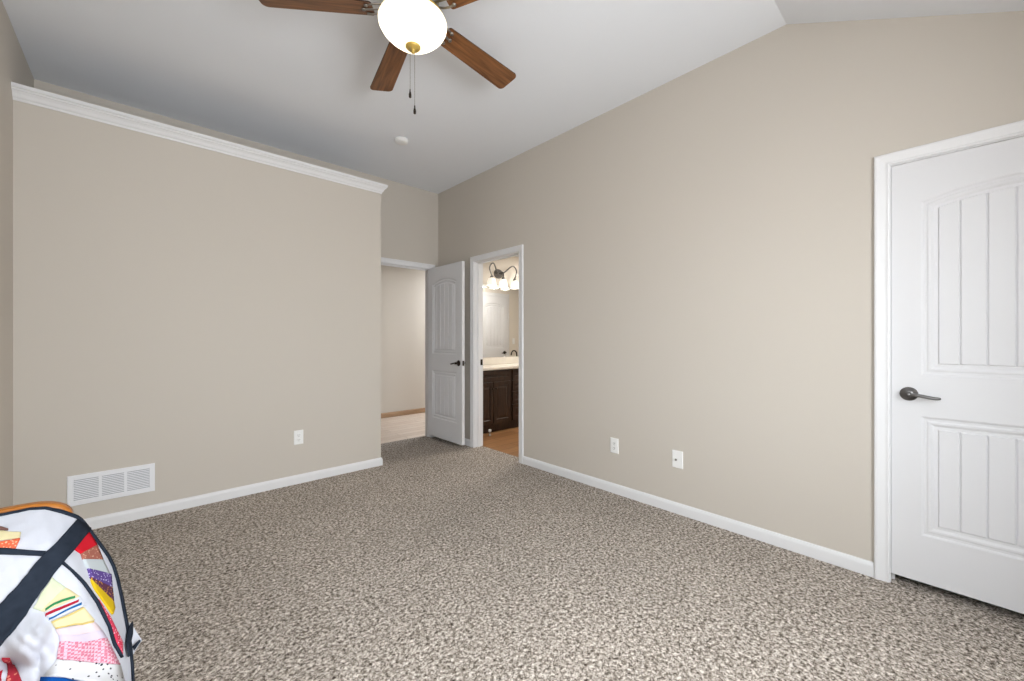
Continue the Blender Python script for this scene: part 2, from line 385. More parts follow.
BB = [(0, 0), (.013, 0), (.013, .052), (.011, .062), (.006, .072), (0, .074)]
def baseboard(name, path, label, m='trim', hs=1.0):
    """path on the floor; the board grows to the left of the walking direction"""
    bm = bmesh.new(); sweep(bm, path, [(o, z*hs) for o, z in BB], lambda u, v, h: (u, v, h))
    return S(name, bm, M[m], label, 'baseboard')
c = .061
baseboard('baseboard_right', [(XR, D1[1]+c+.001), (XR, D2[0]-c-.001)], 'white baseboard along the long right wall')
baseboard('baseboard_right_corner', [(XR, D2[1]+c+.001), (XR, YF-.02)], 'short white baseboard behind the open hall door')
baseboard('baseboard_alcove', [(XP, YF), (XP, YL), (XL+.014, YL)], 'white baseboard along the left wall block under the vent')
baseboard('baseboard_left', [(XL, YL), (XL, YB)], 'white baseboard on the side wall at the left edge')
baseboard('baseboard_hall', [(5.8, YH), (.7, YH)], 'brown wood baseboard on the hall wall', 'hall_base')
# crown along the ledge of the alcove block, mitred return at the right end
CR = [(0, 2.587), (.006, 2.587), (.008, 2.598), (.016, 2.606), (.024, 2.622), (.034, 2.634), (.040, 2.638), (.040, 2.645), (.048, 2.650), (.048, 2.670), (0, 2.670)]
bm = bmesh.new()
sweep(bm, [(XP, YF), (XP, YL), (XL, YL)], CR, lambda u, v, h: (u, v, h))
box(bm, XL, XP, YL, YF, 2.6621, 2.6700)
S('trim_4', bm, M['trim'], 'white crown moulding capping the ledge of the left wall block', 'crown moulding')

# ------------------------------------------------------------------ doors
def panel_loop(x0, x1, z0, z1, rise, d, n=18):
    a, b, zb = x0+d, x1-d, z0+d
    pts = [(a, zb), (b, zb)]
    mid = (x0+x1)/2; hw = (x1-x0)/2
    for i in range(n+1):
        x = b+(a-b)*i/n
        if rise > 0:
            R = (hw*hw+rise*rise)/(2*rise); zc = z1+rise-R
            z = zc+math.sqrt(max((R-d)**2-(x-mid)**2, 0))
        else: z = z1-d
        pts.append((x, z))
    return pts
def door_bm(wd, h, t=.035):
    """x 0..wd, y -t/2..t/2, z 0..h; moulded two-panel plank door, arched top panel"""
    bm = bmesh.new()
    st = .102
    panels = [(st, wd-st, .222, .790, 0), (st, wd-st, .982, 1.810, .052)]
    prof = [(0, 0), (.005, .002), (.010, .006), (.020, .0065), (.026, .0035), (.034, .004), (.044, .010), (.054, .010)]
    for sgn in (-1, 1):
        def P(x, z, dep): return (x, sgn*(t/2-dep), z)
        rect = [bm.verts.new(P(x, z, 0)) for x, z in ((0, 0), (wd, 0), (wd, h), (0, h))]
        edges = [bm.edges.new((rect[i], rect[(i+1) % 4])) for i in range(4)]
        for (x0, x1, z0, z1, rise) in panels:
            prev = None
            for d, dep in prof:
                loop = [bm.verts.new(P(x, z, dep)) for x, z in panel_loop(x0, x1, z0, z1, rise, d)]
                n = len(loop)
                if prev is None: edges += [bm.edges.new((loop[i], loop[(i+1) % n])) for i in range(n)]
                else:
                    for i in range(n): bm.faces.new((prev[i], prev[(i+1) % n], loop[(i+1) % n], loop[i]))
                prev = loop
            bm.faces.new(prev)
            # planks with V grooves
            a, b = x0+.056, x1-.056; mid = (x0+x1)/2; sp = .0805
            cuts = sorted([a]+[mid+k*sp for k in range(-4, 5) if a+.02 < mid+k*sp < b-.02]+[b])
            hw = (x1-x0)/2
            def top(x):
                if rise <= 0: return z1-.056
                R = (hw*hw+rise*rise)/(2*rise); return z1+rise-R+math.sqrt((R-.056)**2-(x-mid)**2)
            for p, q in zip(cuts, cuts[1:]):
                rows = []
                for ins, dep in ((0, .0102), (.0045, .0045)):
                    xs = [p+ins+(q-p-2*ins)*i/5 for i in range(6)]
                    pts = [(xs[0], z0+.056+ins), (xs[-1], z0+.056+ins)]+[(x, top(x)-ins) for x in xs[::-1]]
                    rows.append([bm.verts.new(P(x, z, dep)) for x, z in pts])
                n = len(rows[0])
                for i in range(n): bm.faces.new((rows[0][i], rows[0][(i+1) % n], rows[1][(i+1) % n], rows[1][i]))
                bm.faces.new(rows[1])
        bmesh.ops.triangle_fill(bm, use_beauty=True, use_dissolve=False, edges=edges)
    for a, b in (((0, 0), (wd, 0)), ((wd, 0), (wd, h)), ((wd, h), (0, h)), ((0, h), (0, 0))):
        bm.faces.new([bm.verts.new(q) for q in ((a[0], -t/2, a[1]), (b[0], -t/2, b[1]), (b[0], t/2, b[1]), (a[0], t/2, a[1]))])
    bmesh.ops.remove_doubles(bm, verts=bm.verts, dist=.00005)
    return bm
def lever(parent, x, z, sgn, dirx, m, t=.035):
    """rosette + lever on face sgn (-1 = -y side), lever pointing along dirx"""
    Mx = Matrix.Translation((x, sgn*t/2, z)) @ Matrix.Rotation(-sgn*PI/2, 4, 'X')
    bm = bmesh.new()
    lathe(bm, [(.033, 0), (.033, .004), (.030, .008), (.022, .010), (.020, .013), (.014, .016), (.0, .017)], 32, Mx)
    r = link('rosette', bm, m, parent, True)
    bm = bmesh.new()
    lathe(bm, [(.011, .012), (.010, .030), (.012, .040), (.013, .050), (.0, .054)], 20, Mx, True)
    y = sgn*(t/2+.044)
    pts = bez((x, y, z), (x+dirx*.03, y+sgn*.008, z+.006), (x+dirx*.07, y, z-.014), (x+dirx*.106, y-sgn*.006, z-.010), 14)
    tube(bm, pts, [.0095]+[.0075+.0035*math.sin(PI*i/13) for i in range(12)]+[.009, .006], 14, .75)
    link('door_lever', bm, m, parent, True)
WD = .742
# door 1, closed, in the right wall: local +x runs from the latch side (y=.19) to the hinge side (-y), local -y faces the room
def door(n, wd, mtx, label, m):
    o = S('door_%d' % n, door_bm(wd, 2.0085), M['door'], label, 'door'); o.matrix_world = mtx
    return o
d1 = door(1, .777, Matrix.Translation((XR+.0225, D1[1]-.0015, .045)) @ Matrix.Rotation(-PI/2, 4, 'Z'), 'closed white plank-panel door with arched top on the right wall', 'pewter')
lever(d1, .062, .892, -1, 1, M['pewter']); lever(d1, .062, .892, 1, 1, M['pewter'])
# door 2, open into the room beside the corner: hinge on the far wall, free end toward the camera
d2 = door(2, .706, Matrix.Translation((2.5945, YF-.005, .045)) @ Matrix.Rotation(-PI/2, 4, 'Z'), 'open white plank-panel door standing against the far right corner', 'bronze')
lever(d2, .706-.062, .892, -1, -1, M['bronze']); lever(d2, .706-.062, .892, 1, -1, M['bronze'])
bm = bmesh.new(); box(bm, .7055, .7075, -.012, .012, .865, .92); box(bm, .7075, .715, -.007, .007, .883, .902)
link('latch', bm, M['bronze'], d2)['label'] = 'dark bronze latch on the door edge'
# door 3, only seen in the bathroom mirror
d3 = door(3, .70, Matrix.Translation((4.76, 2.70+.0185, .045)), 'white plank-panel door reflected in the bathroom mirror', 'bronze')
lever(d3, .70-.08, .892, 1, -1, M['bronze'])
bm = bmesh.new()
sweep(bm, [(4.755, 0), (4.755, 2.055), (5.465, 2.055), (5.465, 0)], CAS, lambda u, v, h: (u, 2.70+h, v))
S('trim_5', bm, M['trim'], 'white casing of the reflected bathroom door', 'door trim')

# ------------------------------------------------------------------ wall vent and plates
v = empty('wall_vent', (-.127, YL, .262))
bm = bmesh.new()
sweep(bm, [(-.202, -.094), (.202, -.094), (.202, .094), (-.202, .094)], [(0, 0), (0, .004), (.004, .007), (.026, .007), (.028, .003), (.028, 0)], lambda x, z, h: (x, -h, z), True)
for sx in (-.0585, .0585): box(bm, sx-.007, sx+.007, -.006, 0, -.068, .068)
link('frame', bm, M['vent'], v)
for k in range(3):
    cx = (-.1195, 0, .1195)[k]; hw = (.0545, .0515, .0545)[k]
    bm = bmesh.new()
    for i in range(13):
        z = -.066+i*.011
        pts = [(-.0052, z-.001), (-.0042, z-.002), (-.0016, z+.003), (-.0022, z+.0042)]
        prism(bm, pts, 'X', cx-hw, cx+hw, 0)
    box(bm, cx-hw, cx+hw, -.0004, 0, -.066, .066, 1)
    link('louver', bm, [M['vent'], M['duct']], v)
tag(v, 'white three-section return air grille low on the left wall block', 'vent')

def plate_bm(wd=.072, h=.117):
    bm = bmesh.new()
    a, b = wd/2, h/2
    lo = [(-a, -b), (a, -b), (a, b), (-a, b)]
    rows = []
    for ins, y in ((0, 0), (0, -.003), (.003, -.0065)):
        rows.append([bm.verts.new((x-math.copysign(ins, x), y, z-math.copysign(ins, z))) for x, z in lo])
    for A, B in zip(rows, rows[1:]):
        for i in range(4): bm.faces.new((A[i], A[(i+1) % 4], B[(i+1) % 4], B[i]))
    bm.faces.new(rows[0]); bm.faces.new(rows[-1])
    return bm
def outlet(loc, rz, label, decora=False):
    o = empty('wall_outlet', loc, rz)
    link('cover_plate', plate_bm(), M['plate'], o)
    if decora:
        bm = bmesh.new(); box(bm, -.0165, .0165, -.0085, -.006, -.034, .034); bevel(link('receptacle', bm, M['plate'], o), .001)
        cz = (-.018, .018)
    else:
        for cz0 in (-.0195, .0195):
            bm = bmesh.new(); lathe(bm, [(.0165, -.0), (.0165, .0025), (.015, .0035), (0, .0035)], 24, Matrix.Translation((0, -.006, cz0)) @ Matrix.Rotation(PI/2, 4, 'X'))
            link('receptacle', bm, M['plate'], o)
        cz = (-.0195, .0195)
    for z in cz:
        for sx in (-1, 1):
            bm = bmesh.new(); box(bm, sx*.007-.001, sx*.007+.001, -.0100, -.0085, z-.003, z+.006); link('slot', bm, M['slot'], o)
        bm = bmesh.new(); lathe(bm, [(.0025, 0), (.0025, .0012)], 10, Matrix.Translation((0, -.0088, z-.009)) @ Matrix.Rotation(PI/2, 4, 'X'))
        link('ground_hole', bm, M['slot'], o)
    tag(o, label, 'outlet', 'wall outlets')
outlet((.972, YL, .384), 0, 'white duplex outlet on the left wall block right of the vent')
outlet((XR, 1.772, .370), PI/2*-1, 'white outlet on the right wall, nearer the bathroom doorway', True)
o = empty('cable_plate', (XR, 1.269, .373), -PI/2)
link('cover_plate', plate_bm(.074, .119), M['plate'], o)
bm = bmesh.new(); lathe(bm, [(.0075, .0), (.0075, .003), (.0048, .003), (.0048, .011), (.0, .011)], 16, Matrix.Translation((-.009, -.006, -.004)) @ Matrix.Rotation(PI/2, 4, 'X'))
link('coax_jack', bm, M['nickel'], o)['label'] = 'small metal cable jack'
tag(o, 'white cable plate with one small dark jack on the right wall', 'wall plate')
# light switch reflected in the mirror
o = empty('light_switch', (5.66, 2.70, 1.16), PI)
link('cover_plate', plate_bm(), M['plate'], o)
bm = bmesh.new(); box(bm, -.005, .005, -.016, -.006, -.006, .012); link('toggle', bm, M['plate'], o)
tag(o, 'white light switch on the bathroom wall, seen in the mirror', 'switch')

# smoke detector on the ceiling
o = empty('smoke_detector', (1.74, 3.36, ZC))
bm = bmesh.new(); lathe(bm, [(.060, 0), (.060, -.010), (.057, -.013)], 40); link('mounting_plate', bm, M['plate'], o, True)
bm = bmesh.new(); lathe(bm, [(.056, -.012), (.054, -.024), (.044, -.030), (.026, -.033), (0, -.034)], 40); link('cover', bm, M['plate'], o, True)
tag(o, 'round white smoke detector on the flat ceiling beyond the fan', 'smoke detector')

# ------------------------------------------------------------------ ceiling fan
FX, FY, ZB = 1.011, 1.83, 2.845
fan = empty('ceiling_fan', (FX, FY, ZC))
def fz(z): return z-ZC
bm = bmesh.new(); lathe(bm, [(.075, fz(ZC)), (.075, fz(2.995)), (.060, fz(2.965)), (.025, fz(2.95)), (.014, fz(2.948)), (.014, fz(2.93))], 36); link('canopy', bm, M['nickel'], fan, True)
bm = bmesh.new(); lathe(bm, [(.03, fz(2.965)), (.09, fz(2.955)), (.125, fz(2.935)), (.13, fz(2.900)), (.12, fz(2.875)), (.085, fz(2.865)), (.085, fz(2.825)), (.06, fz(2.823))], 40); link('motor_housing', bm, M['nickel'], fan, True)
bm = bmesh.new(); lathe(bm, [(.06, fz(2.823)), (.155, fz(2.820)), (.158, fz(2.812)), (.06, fz(2.810))], 40); link('light_fitter', bm, M['brass'], fan, True)
bm = bmesh.new()
lathe(bm, [(.150, fz(2.808)), (.164, fz(2.802)), (.169, fz(2.790)), (.166, fz(2.774)), (.152, fz(2.750)), (.128, fz(2.726)), (.098, fz(2.702)), (.066, fz(2.682)), (.038, fz(2.673)), (.02, fz(2.670)), (0, fz(2.670))], 48)
link('glass_bowl', bm, M['bowl'], fan, True)['label'] = 'lit cream glass bowl'
bm = bmesh.new(); lathe(bm, [(.036, fz(2.678)), (.037, fz(2.670)), (.030, fz(2.662)), (.012, fz(2.657)), (.007, fz(2.648)), (.009, fz(2.642)), (0, fz(2.639))], 24); link('finial', bm, M['brass'], fan, True)
R0, R1 = .195, .735
for k in range(5):
    a = math.radians((6.5, 77.5, 144.5, 220, 292)[k])
    Mx = Matrix.Rotation(a, 4, 'Z') @ Matrix.Translation((0, 0, fz(ZB))) @ Matrix.Rotation(math.radians(-12), 4, 'X')
    bm = bmesh.new()
    # outline: slightly widening board with rounded corners
    out = []
    def arc(cx, cy, r, a0, a1, n=6):
        for i in range(n+1):
            t = math.radians(a0+(a1-a0)*i/n); out.append((cx+r*math.cos(t), cy+r*math.sin(t)))
    w0, w1, rc = .058, .073, .028
    arc(R1-rc, -w1+rc, rc, -90, 0); arc(R1-rc, w1-rc, rc, 0, 90); arc(R0+.016, w0-.016, .016, 90, 180); arc(R0+.016, -w0+.016, .016, 180, 270)
    A = [bm.verts.new((x, y, -.003)) for x, y in out]; B = [bm.verts.new((x, y, .003)) for x, y in out]
    bm.faces.new(A[::-1]); bm.faces.new(B)
    n = len(out)
    for i in range(n): bm.faces.new((A[i], A[(i+1) % n], B[(i+1) % n], B[i])).material_index = 1
    b = link('blade', bm, [M['blade'], M['blade_edge']], fan); b.matrix_local = Mx
    # iron
    bm = bmesh.new()
    for s in (-1, 1):
        tube(bm, bez((.085, s*.012, .012), (.13, s*.02, .012), (.15, s*.055, .004), (.225, s*.036, -.007), 10), .006, 8, .6)
    tube(bm, bez((.085, 0, .012), (.13, 0, .010), (.17, 0, -.004), (.245, 0, -.007), 10), .007, 8, .5)
    lathe(bm, [(.010, -.010), (.010, -.004), (0, -.0039)], 12, Matrix.Translation((.24, 0, 0)))
    for s in (-1, 1): lathe(bm, [(.010, -.010), (.010, -.004), (0, -.0039)], 12, Matrix.Translation((.222, s*.036, 0)))
    i_ = link('blade_iron', bm, M['nickel'], fan, True); i_.matrix_local = Mx
for (dx, dy, zlen) in ((-.0102, -.0051, 2.444), (.0033, -.0015, 2.378)):
    bm = bmesh.new()
    z = 2.655
    while z > zlen:
        lathe(bm, [(0, fz(z)), (.0017, fz(z-.0017)), (0, fz(z-.0034))], 6, Matrix.Translation((dx*2.2, dy*2.2, 0)), False); z -= .0036
    tube(bm, [(dx*2.2, dy*2.2, fz(2.657)), (dx*2.2, dy*2.2, fz(zlen))], .0008, 6)
    pc = link('pull_chain', bm, M['nickel'], fan)
    bm = bmesh.new(); lathe(bm, [(0, fz(zlen+.003)), (.003, fz(zlen)), (.0035, fz(zlen-.010)), (.0068, fz(zlen-.026)), (.0062, fz(zlen-.040)), (.0, fz(zlen-.045))], 14, Matrix.Translation((dx*2.2, dy*2.2, 0)))
    link('pull_fob', bm, M['bronze'], pc, True)['label'] = 'dark teardrop pull'
tag(fan, 'five-blade walnut ceiling fan with lit glass bowl and pull chains', 'ceiling fan')

# ------------------------------------------------------------------ bathroom
VX0, VX1, VYF, VYB = 2.90, 4.75, 3.96, 4.392
van = empty('vanity_cabinet', (VX0, VYF, 0))
def vb(x0, x1, y0, y1, z0, z1): box(bm, x0-VX0, x1-VX0, y0-VYF, y1-VYF, z0, z1)
bm = bmesh.new(); vb(VX0, VX1, VYF+.02, VYB, .09, .805); vb(VX0, VX1, VYF+.075, VYB, -.006, .09); link('carcass', bm, M['vanity'], van)
def front(name, x0, x1, z0, z1, rise=0):
    bm = bmesh.new()
    prev = None
    for d, y in ((0, .02), (0, .002), (.003, 0), (.045, 0), (.052, .008), (.062, .008), (.085, .001)):
        d = min(d, (z1-z0)/2-.004)
        L = [bm.verts.new((x-VX0, y, z)) for x, z in ((x0+d, z0+d), (x1-d, z0+d), (x1-d, z1-d), (x0+d, z1-d))]
        if prev:
            for i in range(4): bm.faces.new((prev[i], prev[(i+1) % 4], L[(i+1) % 4], L[i]))
        else: bm.faces.new(L[::-1])
        prev = L
    bm.faces.new(prev)
    return link(name, bm, M['vanity'], van)
def knob(par, x, z):
    bm = bmesh.new(); lathe(bm, [(.006, 0), (.005, .014), (.014, .020), (.014, .026), (0, .031)], 14, Matrix.Translation((x-VX0, 0, z)) @ Matrix.Rotation(PI/2, 4, 'X'))
    link('knob', bm, M['bronze'], par, True)
front('false_front', 3.03, 3.635, .665, .79)
for (a, b, kx) in ((3.03, 3.328, 3.30), (3.338, 3.635, 3.362)): knob(front('cabinet_door', a, b, .12, .65), kx, .57)
for (a, b) in ((.12, .325), (.335, .50), (.51, .65), (.66, .79)): knob(front('drawer', 3.67, 4.06, a, b), 3.865, (a+b)/2)
for (a, b, kx) in ((4.10, 4.395, 4.37), (4.405, 4.70, 4.43)): knob(front('cabinet_door', a, b, .12, .65), kx, .57)
front('false_front', 4.10, 4.70, .665, .79)
tag(van, 'dark walnut bathroom vanity with raised-panel doors and drawers', 'vanity')
ct = empty('vanity_countertop', (VX0, VYF, .805))
bm = bmesh.new(); box(bm, -.02, VX1-VX0+.02, -.025, VYB-VYF, 0, .038); bevel(link('slab', bm, M['counter'], ct), .008)
bm = bmesh.new(); box(bm, -.02, VX1-VX0+.02, VYB-VYF-.02, VYB-VYF, .0385, .135); bevel(link('backsplash', bm, M['counter'], ct), .004)
tag(ct, 'cream vanity countertop with backsplash below the bathroom mirror', 'countertop')
fa = empty('faucet', (4.25, 4.29, .8435))
bm = bmesh.new(); lathe(bm, [(.028, 0), (.028, .006), (.018, .014), (.014, .03)], 20); link('base', bm, M['bronze'], fa, True)
bm = bmesh.new(); tube(bm, [Vector((0, 0, .02)), Vector((0, 0, .10))]+bez((0, 0, .12), (0, 0, .20), (0, -.12, .21), (0, -.125, .11), 14), .010, 12); link('spout', bm, M['bronze'], fa, True)
for s in (-1, 1):
    bm = bmesh.new(); lathe(bm, [(.022, 0), (.020, .02), (.012, .045), (0, .05)], 16, Matrix.Translation((s*.10, 0, 0)))
    tube(bm, [(s*.10, 0, .042), (s*.13, -.01, .052), (s*.165, -.015, .056)], [.007, .007, .005], 10); link('faucet_handle', bm, M['bronze'], fa, True)
tag(fa, 'dark bronze gooseneck faucet on the cream vanity countertop', 'faucet')
mr = empty('bathroom_mirror', (VX0, 4.40, .945))
bm = bmesh.new(); box(bm, 0, VX1-VX0, -.006, 0, 0, 1.02); link('mirror_glass', bm, M['mirror'], mr)
for x in (.4, 1.0, 1.6):
    for z in (0, 1.02): bm = bmesh.new(); box(bm, x-.012, x+.012, -.009, 0, z-.008, z+.008); link('mirror_clip', bm, M['plate'], mr)
tag(mr, 'wide frameless bathroom mirror above the vanity', 'mirror')
# three-shade light bar
LX, LZ = 3.79, 2.14
vl = empty('vanity_light', (LX, 4.40, LZ))
bm = bmesh.new()
lathe(bm, [(.085, 0), (.085, .008), (.075, .014), (.06, .016), (.05, .026), (.02, .032), (0, .034)], 32, Matrix.Scale(.8, 4, (0, 0, 1)) @ Matrix.Rotation(PI/2, 4, 'X')); link('back_plate', bm, M['pewter'], vl, True)
SHX = (-.212, 0, .222)
for dx in SHX:
    bm = bmesh.new()
    if dx: pts = bez((dx*.12, -.03, .0), (dx*.55, -.07, .03), (dx*.72, -.11, .17), (dx*1.05, -.11, .10), 10)+bez((dx*1.05, -.11, .10), (dx*1.32, -.11, .04), (dx*1.08, -.11, -.0), (dx, -.11, -.06), 10)[1:]
    else: pts = bez((0, -.03, .0), (0, -.10, .04), (0, -.13, .0), (0, -.11, -.06), 12)
    tube(bm, pts, .010, 10)
    lathe(bm, [(.008, -.055), (.02, -.062), (.026, -.085), (.024, -.09)], 18, Matrix.Translation((dx, -.11, 0)))
    link('arm', bm, M['pewter'], vl, True)
    bm = bmesh.new(); lathe(bm, [(.022, -.088), (.042, -.098), (.054, -.125), (.060, -.16), (.070, -.200), (.066, -.201), (.056, -.16), (.050, -.128), (.038, -.104), (.018, -.093)], 28, Matrix.Translation((dx, -.11, 0)), False)
    link('glass_shade', bm, M['shade'], vl, True)['label'] = 'lit white bell shade'
tag(vl, 'three-shade bronze vanity light with curled arms above the mirror', 'wall light')
for dx in SHX: point('vanity_bulb', (LX+dx, 4.40-.11, LZ-.17), 3, (1, .95, .87), .03)
# door stop on the vanity toe
ds = empty('door_stop', (3.225, 3.905, -.006))
bm = bmesh.new(); lathe(bm, [(.020, 0), (.020, .004), (.010, .008), (.007, .012), (.007, .05)], 16); link('stem', bm, M['nickel'], ds, True)
bm = bmesh.new(); lathe(bm, [(.008, .045), (.017, .048), (.021, .062), (.017, .076), (0, .081)], 18); link('tip', bm, M['rubber'], ds, True)
tag(ds, 'small white-tipped door stop on the bathroom floor before the vanity', 'door stop')
# ------------------------------------------------------------------ chair with quilt, lower left
CY = 1.555
ch = empty('wooden_chair', (-.315, CY, 0))
def cb(x, y, z): return Vector((x+.315, y-CY, z))
# crest rail: straight board with rounded right and left ends and rounded top
bm = bmesh.new()
x0, x1, zt, hh = -.500, -.128, .792, .085
out = [(x0, zt-hh), (x1, zt-hh)]
for i in range(9): t = i/8*PI/2; out.append((x1-.075+.075*math.cos(t), zt-.045+.045*math.sin(t)))
for i in range(9): t = PI/2+i/8*PI/2; out.append((x0+.075+.075*math.cos(t), zt-.045+.045*math.sin(t)))
prism(bm, [(x+.315, z) for x, z in out], 'Y', -.022, .010)
bevel(link('crest_rail', bm, M['chair'], ch), .009, 4)
for x in (-.475, -.165):
    bm = bmesh.new(); tube(bm, [cb(x, 1.46, 0), cb(x, 1.37, .44), cb(x, CY-.004, .73)], [.016, .021, .017], 12)
    link('leg', bm, M['chair'], ch, True)
for x in (-.475, -.165):
    bm = bmesh.new(); tube(bm, [cb(x, 1.03, 0), cb(x, 1.04, .2), cb(x, 1.05, .43)], [.014, .020, .021], 12)
    link('leg', bm, M['chair'], ch, True)
for x in (-.40, -.32, -.24):
    bm = bmesh.new(); tube(bm, [cb(x, 1.36, .45), cb(x, CY-.004, .73)], .009, 10); link('back_spindle', bm, M['chair'], ch, True)
bm = bmesh.new()
box(bm, -.52+.315, -.12+.315, 1.00-CY, 1.40-CY, .428, .462); bevel(link('seat', bm, M['chair'], ch), .012, 3)
tag(ch, 'honey oak chair with rounded crest rail half hidden under the patchwork quilt', 'chair')

SN, CN = math.sin(YAW), math.cos(YAW)
def ray(px, py): u = (px-512)/FPX; return Vector((SN+u*CN, CN-u*SN, -(py-HORIZON)/FPX))
def interp(tab, x):
    if x <= tab[0][0]: return tab[0][1]
    for (a, va), (b, vb_) in zip(tab, tab[1:]):
        if x <= b: return va+(vb_-va)*(x-a)/(b-a)
    return tab[-1][1]
# the drape: for each line of sight the distance (as room y) at which the cloth hangs: back of the chair, arm crease, hanging side, seat
KP = []
def backplane(px, py):
    d = ray(px, py); s = (1.265+(-.40+EYE-.05)*.0+(.75)*.615)/(d.y-d.z*.615); return s*d.y
for px in (-225, -165, -110, -60, -20, 20, 50): 
    for py in (545, 580, 615, 650): KP.append((px, py, backplane(px, py)))
for px, py in ((62, 560), (75, 580), (85, 600), (95, 615), (108, 638), (117, 655), (75, 620), (85, 650)): KP.append((px, py, backplane(px, py)))
def railpy(px): d = ray(px, 500); return HORIZON+(EYE-.780)*d.y/1.525*FPX
KP += [(px, railpy(px), 1.525) for px in (-240, -180, -120)]
KP += [(-60, 525, 1.525), (0, 516, 1.525), (30, 510, 1.525), (60, 512, 1.525), (80, 520, 1.53), (87, 529, 1.53), (100, 548, 1.52), (112, 568, 1.50), (120, 600, 1.465), (125, 630, 1.40), (129, 655, 1.35), (131, 681, 1.30), (133, 740, 1.15), (133, 790, 1.05)]
for px, py in ((-240, 690), (-150, 690), (-240, 790), (-150, 790), (-60, 690), (0, 690), (50, 690), (100, 690), (-60, 790), (0, 790), (60, 790), (110, 790), (118, 720)):
    d = ray(px, py); KP.append((px, py, (.475-EYE)/d.z*d.y))
# thin-plate spline through the points
import numpy as np
def tps_fit(P):
    n = len(P); X = np.array([(p[0]/100, p[1]/100) for p in P]); v = np.array([p[2] for p in P])
    r2 = ((X[:, None]-X[None])**2).sum(-1); K = np.where(r2 > 0, r2*np.log(np.maximum(r2, 1e-12)), 0)/2+np.eye(n)*.004
    Q = np.hstack([np.ones((n, 1)), X]); A = np.block([[K, Q], [Q.T, np.zeros((3, 3))]])
    return X, np.linalg.solve(A, np.concatenate([v, np.zeros(3)]))
TX, TW = tps_fit(KP)
def cloth_y(px, py):
    q = np.array((px/100, py/100)); r2 = ((TX-q)**2).sum(1); k = np.where(r2 > 0, r2*np.log(np.maximum(r2, 1e-12)), 0)/2
    y = float(k @ TW[:-3]+TW[-3]+TW[-2]*q[0]+TW[-1]*q[1])
    g = lambda cx, cy, sx, sy: math.exp(-((px-cx)/sx)**2-((py-cy)/sy)**2)
    y += -.040*g(28, 640, 17, 19)+.005*math.sin((px*.8-py)*.33)*g(30, 652, 16, 20)+.004*math.sin((px+py*.5)*.45)*g(38, 640, 14, 24)+.060*g(13, 664, 13, 8)-.022*g(52, 690, 12, 22)+.014*g(40, 668, 5, 12)
    y += .0016*math.sin(px*.31+py*.12)*math.sin(py*.23-px*.07)   # quilting puckers
    return y
def cloth(px, py, lift=0):
    def at(x, y): d = ray(x, y); return Vector((0, 0, EYE))+d*(cloth_y(x, y)/d.y)
    p = at(px, py)
    if lift:
        n = (at(px+4, py)-at(px-4, py)).cross(at(px, py+4)-at(px, py-4)).normalized()
        if n.dot(ray(px, py)) > 0: n = -n
        p += n*(lift+.0016)
    return p
QM = [mat('quilt_white_cotton', (184, 186, 194), .95, bump=.25, bscale=90, spec=.05)]
QI = {'white': 0}
def qm(key, m): QI[key] = len(QM); QM.append(m)
qm('navy', mat('quilt_black_cotton', (38, 44, 54), .95, spec=.05, vary=.15, vscale=60))
def qc(key, rgb): qm(key, mat('quilt_'+key, tuple(int(v*.82) for v in rgb), .95, spec=.05))
qc('red', (224, 36, 52)); qc('green', (60, 150, 96)); qc('crimson', (190, 40, 62)); qc('blue', (44, 108, 172)); qc('cobalt', (22, 92, 184))
qc('yellow', (242, 204, 40)); qc('cream', (240, 226, 180)); qc('palegreen', (228, 234, 200)); qc('palepink', (240, 220, 224)); qc('lavender', (226, 214, 232)); qc('palegrey', (216, 224, 228)); qc('gold', (232, 206, 128))
qc('brownband', (130, 96, 90))
qm('brown', dot_mat('quilt_brown_print', (150, 92, 78), (190, 150, 130), 160, .3))
qm('purple', dot_mat('quilt_purple_print', (86, 66, 128), (190, 180, 214), 170, .28))
qm('plum', dot_mat('quilt_plum_print', (84, 48, 66), (190, 130, 60), 170, .28))
qm('reddot', dot_mat('quilt_red_print', (198, 60, 84), (236, 190, 200), 200, .3))
qm('maroon', dot_mat('quilt_maroon_print', (146, 40, 52), (190, 110, 96), 90, .25))
qm('orange', dot_mat('quilt_orange_print', (206, 96, 66), (232, 180, 150), 190, .3))
qm('gingham', dot_mat('quilt_pink_check', (206, 166, 178), (184, 108, 128), 190, 0, True))
qm('dots', dot_mat('quilt_dotted', (200, 200, 202), (50, 50, 58), 95, .22))

YT = [(px, railpy(px)) for px in (-230, -200, -160, -120, -80, -40)]+[(0, 516), (30, 510), (45, 509), (60, 512), (75, 517), (80, 520.5), (86, 528), (100, 547), (107, 557), (112, 567), (116, 580), (120, 598), (123, 614), (125.5, 628), (128, 645), (130, 665), (131.3, 690), (132.4, 720), (133, 742)]
cols = sorted(set([-230+i*2.5 for i in range(0, 126)]+[84+i for i in range(0, 37)]+[120+i*.5 for i in range(0, 27)]))
bm = bmesh.new(); grid = []; NR = 110
for px in cols:
    yt = interp(YT, px)
    grid.append([bm.verts.new(cloth(px, yt+(792-yt)*((j/NR)**1.15))) for j in range(NR+1)])
for A, B in zip(grid, grid[1:]):
    for j in range(NR): bm.faces.new((A[j], B[j], B[j+1], A[j+1]))
def resample(L, n):
    L = [Vector(p) for p in L]; acc = [0]
    for a, b in zip(L, L[1:]): acc.append(acc[-1]+(b-a).length)
    out = []
    for i in range(n+1):
        t = acc[-1]*i/n
        for k in range(len(L)-1):
            if t <= acc[k+1]+1e-9:
                f = (t-acc[k])/max(acc[k+1]-acc[k], 1e-9); out.append(L[k].lerp(L[k+1], f)); break
    return out
